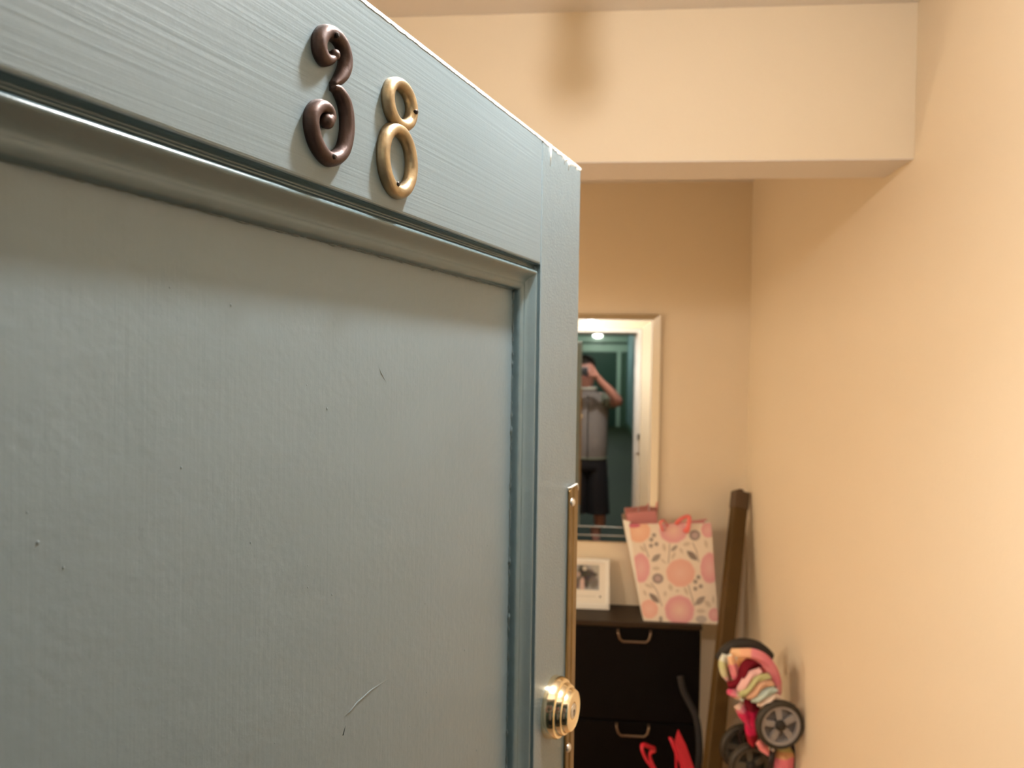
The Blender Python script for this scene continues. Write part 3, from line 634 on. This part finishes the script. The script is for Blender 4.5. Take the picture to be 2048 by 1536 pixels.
# loose folds hanging off the hood
def fold(name, path, wid, colr, parent, up=(0, -1, 0)):
    P = catmull(path, 6); p_, f_ = frames(P, up); rings = []; cl = []
    for i, (p, (t_, u, s)) in enumerate(zip(p_, f_)):
        k = i / (len(P) - 1); wv = wid * (.55 + .45 * math.sin(math.pi * min(1, k * .9 + .12))); ring = []
        for j in range(9):
            x = (j / 8 - .5) * 2; ring.append(p + s * (x * wv) + u * (.010 * math.cos(x * 2.2) + .004 * math.sin(k * 9 + j)))
            cl.append((*colr[min(len(colr) - 1, int(k * len(colr)))], 1))
        rings.append(ring)
    vs_, fs_ = loft(rings, closed=False); o = mk(name, vs_, fs_, M['cloth'], parent, smooth=True); grid_color(o, cl)
    so = o.modifiers.new('t', 'SOLIDIFY'); so.thickness = .002; return o
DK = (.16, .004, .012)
fold('cloth_fold', [at(1450, 1309, 2.47), at(1446, 1328, 2.46), at(1449, 1348, 2.46), at(1456, 1362, 2.47)], .013, [(.70, .72, .62), (.55, .55, .28), (.58, .56, .34), (.78, .50, .44)], stl)
fold('cloth_fold', [at(1462, 1312, 2.46), at(1466, 1330, 2.45), at(1470, 1350, 2.45), at(1474, 1364, 2.46)], .015, [(.80, .46, .26), (.76, .26, .28), (.74, .20, .26)], stl)
fold('painted_fold_shade', [at(1536, 1322, 2.445), at(1512, 1326, 2.440), at(1494, 1336, 2.437), at(1487, 1354, 2.437), at(1476, 1368, 2.44), at(1456, 1372, 2.445)], .021, [DK], stl)  # dark strip painting the shaded gap between the hood lobes
fold('hood_flap', [at(1464, 1306, 2.455), at(1484, 1307, 2.43), at(1508, 1310, 2.42), at(1530, 1322, 2.42), at(1546, 1342, 2.425), at(1555, 1366, 2.435), at(1558, 1390, 2.45)], .019, [(.80, .50, .28), (.80, .42, .26), (.76, .25, .28), (.75, .22, .27), (.76, .26, .30), (.74, .22, .27), (.78, .34, .34)], stl)
fold('hood_stripe', [at(1478, 1382, 2.435), at(1492, 1366, 2.425), at(1506, 1350, 2.42), at(1522, 1340, 2.42)], .016, [(.80, .48, .44)], stl)
fold('hood_stripe', [at(1482, 1392, 2.43), at(1500, 1374, 2.42), at(1518, 1357, 2.415), at(1540, 1352, 2.42)], .016, [(.50, .50, .24), (.52, .52, .26), (.50, .50, .24)], stl)
fold('hood_stripe', [at(1496, 1396, 2.43), at(1512, 1384, 2.415), at(1526, 1370, 2.41), at(1546, 1366, 2.42)], .015, [(.68, .40, .26)], stl)
fold('hood_stripe', [at(1506, 1402, 2.43), at(1522, 1394, 2.41), at(1538, 1384, 2.41), at(1552, 1378, 2.42)], .016, [(.50, .60, .53)], stl)
fold('hood_stripe', [at(1518, 1410, 2.43), at(1534, 1403, 2.41), at(1548, 1395, 2.415), at(1558, 1392, 2.43)], .014, [(.82, .64, .52)], stl)
fold('cloth_fold', [at(1455, 1382, 2.45), at(1466, 1388, 2.44), at(1478, 1393, 2.44), at(1486, 1400, 2.44)], .014, [(.66, .10, .17), (.74, .22, .26), (.80, .58, .44), (.55, .60, .50)], stl)
fold('cloth_fold', [at(1474, 1408, 2.45), at(1482, 1418, 2.45), at(1490, 1434, 2.45), at(1500, 1452, 2.46)], .018, [(.74, .50, .40), (.72, .22, .28), (.62, .03, .10), (.70, .06, .14)], stl)
fold('seat_cloth', [at(1497, 1395, 2.45), at(1503, 1410, 2.45), at(1505, 1432, 2.45), at(1504, 1462, 2.46), at(1506, 1490, 2.47)], .026, [DK, DK, (.50, .01, .06), (.62, .02, .09), (.30, .01, .02)], stl)
fold('seat_cloth', [at(1516, 1482, 2.44), at(1526, 1494, 2.43), at(1536, 1508, 2.43)], .016, [(.80, .26, .26)], stl)
fold('seat_cloth', [at(1566, 1494, 2.46), at(1567, 1512, 2.45), at(1568, 1535, 2.45), at(1570, 1600, 2.46)], .036, [(.46, .40, .16), (.66, .36, .18), (.76, .20, .24), (.76, .20, .24), (.76, .20, .24)], stl)
tube('handle', catmull([at(1438, 1320, 2.60), at(1456, 1298, 2.60), at(1480, 1288, 2.60), at(1508, 1291, 2.60), at(1526, 1302, 2.60), at(1538, 1314, 2.61)], 6), .020, M['foam'], stl)
tube('frame_tube', [at(1547, 1498, 2.44), at(1540, 1536, 2.45), V((.60, 2.50, .01))], .010, M['tube_dark'], stl)
sphere('rivet', at(1546, 1500, 2.425), .005, M['steel'], stl)
tube('frame_tube', [at(1552, 1400, 2.56), at(1588, 1500, 2.50), V((.70, 2.50, .01))], .008, M['tube_dark'], stl)
tube('frame_tube', [at(1520, 1400, 2.60), at(1480, 1470, 2.62), at(1484, 1494, 2.64), V((.56, 2.60, .01))], .009, M['tube_dark'], stl)
tube('axle', [at(1484, 1494, 2.66), at(1500, 1531, 2.52)], .008, M['tube_dark'], stl)
tube('axle', [at(1520, 1480, 2.50), at(1559, 1449, 2.42)], .008, M['tube_dark'], stl)

# ------------------------------------------------------------------ red tote on the floor
tb = thing('red_bag', 'shiny red handbag with upright handles in front of the cabinet', 'bag', (.33, 2.62, 0))
def brect(z, x0, x1, y0, y1, n=24):
    cx, cy, rx, ry = (x0 + x1) / 2, (y0 + y1) / 2, (x1 - x0) / 2, (y1 - y0) / 2; out = []
    for j in range(n):
        a = 2 * math.pi * j / n; c_, s_ = math.cos(a), math.sin(a)
        out.append((cx + rx * math.copysign(abs(c_) ** .5, c_), cy + ry * math.copysign(abs(s_) ** .5, s_), z))
    return out
vs_, fs_ = loft([brect(z, .33 - hx, .33 + hx, 2.62 - hy, 2.62 + hy) for z, hx, hy in ((.002, .10, .055), (.02, .11, .06), (.15, .112, .055), (.25, .10, .035), (.275, .095, .022))])
mk('bag_body', vs_, fs_, M['red'], tb, smooth=True)
tube('handle', catmull([V((.300, 2.585, .25)), at(1306, 1540, 2.58), at(1292, 1518, 2.58), at(1284, 1498, 2.585), at(1288, 1490, 2.60), at(1300, 1494, 2.63), at(1309, 1499, 2.67), at(1300, 1508, 2.69), at(1306, 1530, 2.68), V((.33, 2.65, .25))], 5), .011, M['red'], tb, seg=8, flat=(1, .5), up=(0, -1, 0))
tube('handle', catmull([V((.395, 2.585, .25)), at(1366, 1540, 2.58), at(1354, 1512, 2.58), at(1345, 1488, 2.585), at(1341, 1478, 2.60), at(1348, 1486, 2.62), at(1352, 1510, 2.64), V((.37, 2.64, .25))], 5), .009, M['red'], tb, seg=8, flat=(1, .5), up=(0, -1, 0))
pa = [at(1357, 1460, 2.615), at(1350, 1486, 2.61), at(1362, 1536, 2.60), at(1388, 1536, 2.61), at(1372, 1490, 2.62), V((.39, 2.60, .20)), V((.43, 2.61, .20))]
fl = mk('flap', [pa[0], pa[1], pa[2], pa[5], pa[6], pa[3], pa[4]], [(0, 1, 2, 5, 6), (2, 3, 4, 5)], M['red'], tb); s_ = fl.modifiers.new('t', 'SOLIDIFY'); s_.thickness = .006
# dark strap curving down the cabinet front
stp = tube('dark_strap', catmull([at(1360, 1352, 3.01), at(1366, 1380, 3.00), at(1378, 1405, 2.99), at(1392, 1435, 2.97), at(1398, 1475, 2.95), at(1397, 1530, 2.93), V((.46, 2.92, .01))], 6), .013, mat('dark_webbing', (.007, .005, .004), .7), None, seg=8, flat=(.35, 1))
tag(stp, 'dark webbing strap curving down in front of the cabinet', 'strap')

# ------------------------------------------------------------------ the photographer, seen in the mirror
bx, by = .055, -.46
per = thing('person', 'person in taupe zip vest and black shorts raising a phone', 'person', (bx, by, 0))
SK = []; ED = []
def sv(x, y, z, rx, ry=None, link=None):
    SK.append(((x, y, z), (rx, ry or rx)))
    if link is not None: ED.append((link, len(SK) - 1))
    return len(SK) - 1
pel = sv(bx, by, .96, .145, .11)
bel = sv(bx, by, 1.12, .145, .115, pel); che = sv(bx, by, 1.32, .16, .115, bel); upc = sv(bx, by + .01, 1.45, .11, .09, che)
nek = sv(.04, by + .03, 1.545, .058, .06, upc); jaw = sv(.03, by + .07, 1.64, .072, .085, nek); hed = sv(.025, by + .075, 1.74, .082, .100, jaw); top = sv(.025, by + .065, 1.815, .070, .085, hed); sv(.025, by + .06, 1.855, .035, .04, top)
sv(.025, by + .19, 1.715, .013, None, hed); sv(.112, by + .065, 1.72, .014, .02, hed); sv(-.062, by + .065, 1.72, .014, .02, hed)
for sg in (1, -1):
    hp = sv(bx + sg * .10, by, .88, .095, .10, pel); th = sv(bx + sg * .115, by + .01, .68, .085, .09, hp); kn = sv(bx + sg * .12, by + .015, .49, .06, .062, th)
    cf = sv(bx + sg * .125, by - .01, .33, .058, .062, kn); an = sv(bx + sg * .13, by - .02, .09, .038, .042, cf); sv(bx + sg * .145, by + .13, .045, .04, .03, an)
    sh = sv(bx + sg * .175, by + .01, 1.465, .065, .065, upc)
    if sg == 1:
        el = sv(.335, -.22, 1.445, .047, .047, sh); fa = sv(.25, -.15, 1.545, .043, .043, el); wr = sv(.150, -.085, 1.645, .028, .03, fa); pm = sv(.112, -.055, 1.700, .033, .020, wr)
    else:
        el = sv(bx - .29, -.22, 1.445, .047, .047, sh); fa = sv(-.265, -.15, 1.54, .043, .043, el); wr = sv(-.215, -.085, 1.64, .028, .03, fa); pm = sv(-.175, -.055, 1.695, .033, .020, wr)
    X = (lambda x: x) if sg == 1 else (lambda x: -.06 - x)
    for (a, b_, c_) in (((.098, -.030, 1.748), (.072, -.010, 1.772), (.035, -.006, 1.768)), ((.096, -.022, 1.728), (.072, -.006, 1.740), (.040, -.004, 1.740)), ((.098, -.022, 1.708), (.076, -.006, 1.714), (.048, -.004, 1.712)), ((.104, -.026, 1.688), (.086, -.010, 1.690), (.062, -.005, 1.688))):
        i = sv(X(a[0]), a[1], a[2], .0105, None, pm); j = sv(X(b_[0]), b_[1], b_[2], .0095, None, i); sv(X(c_[0]), c_[1], c_[2], .008, None, j)
    i = sv(X(.118), -.075, 1.672, .014, None, wr); j = sv(X(.090), -.058, 1.672, .0115, None, i); sv(X(.055), -.036, 1.680, .010, None, j)
body = mk('body', [p for p, r in SK], [], M['skin'], per, edges=ED)
body.modifiers.new('skin', 'SKIN')
for v_, (p, r) in zip(body.data.skin_vertices[0].data, SK): v_.radius = r
body.data.skin_vertices[0].data[0].use_root = True
sd = body.modifiers.new('sub', 'SUBSURF'); sd.levels = 2; sd.render_levels = 2
body.modifiers['skin'].use_smooth_shade = True
def ering(cx, cy, z, rx, ry, n=32, e=.85):
    return [(cx + rx * math.copysign(abs(math.cos(2 * math.pi * j / n)) ** e, math.cos(2 * math.pi * j / n)), cy + ry * math.copysign(abs(math.sin(2 * math.pi * j / n)) ** e, math.sin(2 * math.pi * j / n)), z) for j in range(n)]
vs_, fs_ = loft([ering(bx, by, .915, .172, .135), ering(bx, by, .93, .178, .142), ering(bx, by, 1.05, .182, .150), ering(bx, by, 1.2, .186, .146), ering(bx, by, 1.34, .194, .14), ering(bx, by + .005, 1.44, .190, .125), ering(bx, by + .01, 1.495, .155, .105), ering(bx - .01, by + .015, 1.53, .095, .085), ering(bx - .012, by + .02, 1.56, .078, .075)], caps=False)
vest = mk('vest', vs_, fs_, M['vest'], per, smooth=True)
tube('zip', [(bx, by + .150, .92), (bx, by + .158, 1.05), (bx, by + .153, 1.2), (bx, by + .146, 1.34), (bx, by + .132, 1.44), (bx - .003, by + .115, 1.495)], .004, M['nail'], vest, seg=6)
tube('hem_band', [V(p) for p in ering(bx, by, .92, .178, .140)], .012, M['shirt'], vest, seg=8, closed=True)
for sg in (1, -1):
    e = V((.335, -.22, 1.445)) if sg == 1 else V((bx - .29, -.22, 1.445)); s0 = V((bx + sg * .135, by + .005, 1.455))
    tube('sleeve', [s0, s0.lerp(e, .25), s0.lerp(e, .5), s0.lerp(e, .62)], [.070, .074, .070, .068], M['shirt'], per, seg=20)
tube('collar', [V(p) for p in ering(bx - .012, by + .022, 1.565, .080, .078)], .014, M['collar'], per, seg=8, closed=True)
rg = [[ering(bx, by, z, rx, ry) for z, rx, ry in ((1.0, .165, .125), (.95, .175, .135), (.86, .185, .14), (.80, .185, .138))]]
vs_, fs_ = loft(rg[0]); shorts = mk('shorts', vs_, fs_, M['shorts'], per, smooth=True)
for sg in (1, -1):
    vs_, fs_ = loft([ering(bx + sg * (.088 + .02 * k), by + .005, .86 - .46 * k, .098 + .012 * k, .125 - .01 * k) for k in (0, .25, .5, .75, 1)], caps=False)
    mk('shorts_leg', vs_, fs_, M['shorts'], shorts, smooth=True)
    vs_, fs_ = loft([ering(bx + sg * .14, by + .05, z, rx, ry) for z, rx, ry in ((.002, .048, .135), (.03, .052, .14), (.06, .048, .125), (.085, .044, .08))]); mk('shoe', vs_, fs_, M['shoe'], per, smooth=True)
hr = []
for i in range(9):
    t_ = .02 + 1.55 * i / 8; hr.append([(.025 + .093 * math.sin(t_) * math.cos(a), by + .055 + .112 * math.sin(t_) * math.sin(a) - .012 * (1 - math.cos(t_)), 1.765 + .112 * math.cos(t_) - (.05 if math.sin(a) < .2 else -.015) * (i / 8) ** 2) for a in [2 * math.pi * j / 28 for j in range(28)]])
vs_, fs_ = loft(hr); mk('hair', vs_, fs_, M['hair'], per, smooth=True)
for sx in (-.03, .03): sphere('eye', (.025 + sx, by + .155, 1.735), .011, M['frame_white'], per, nu=12, nv=8)
tube('mouth', [(.0, by + .148, 1.665), (.025, by + .154, 1.663), (.05, by + .148, 1.665)], .005, M['tissue'], per, seg=6)
ph = thing('phone', 'black smartphone held sideways in both raised hands', 'phone', (-.03, -.018, H - .04))
box('phone_body', -.105, .045, -.024, -.016, H - .036, H + .036, M['phone'], ph, .003)
box('camera_bump', -.018, .018, -.016, -.012, H - .018, H + .018, M['phone'], ph, .003)
lathe('lens', [(.007, 0), (.0065, .001), (.004, .0005), (.0005, .0005)], (.0, -.012, H), (0, 1, 0), M['nail'], ph, seg=20)
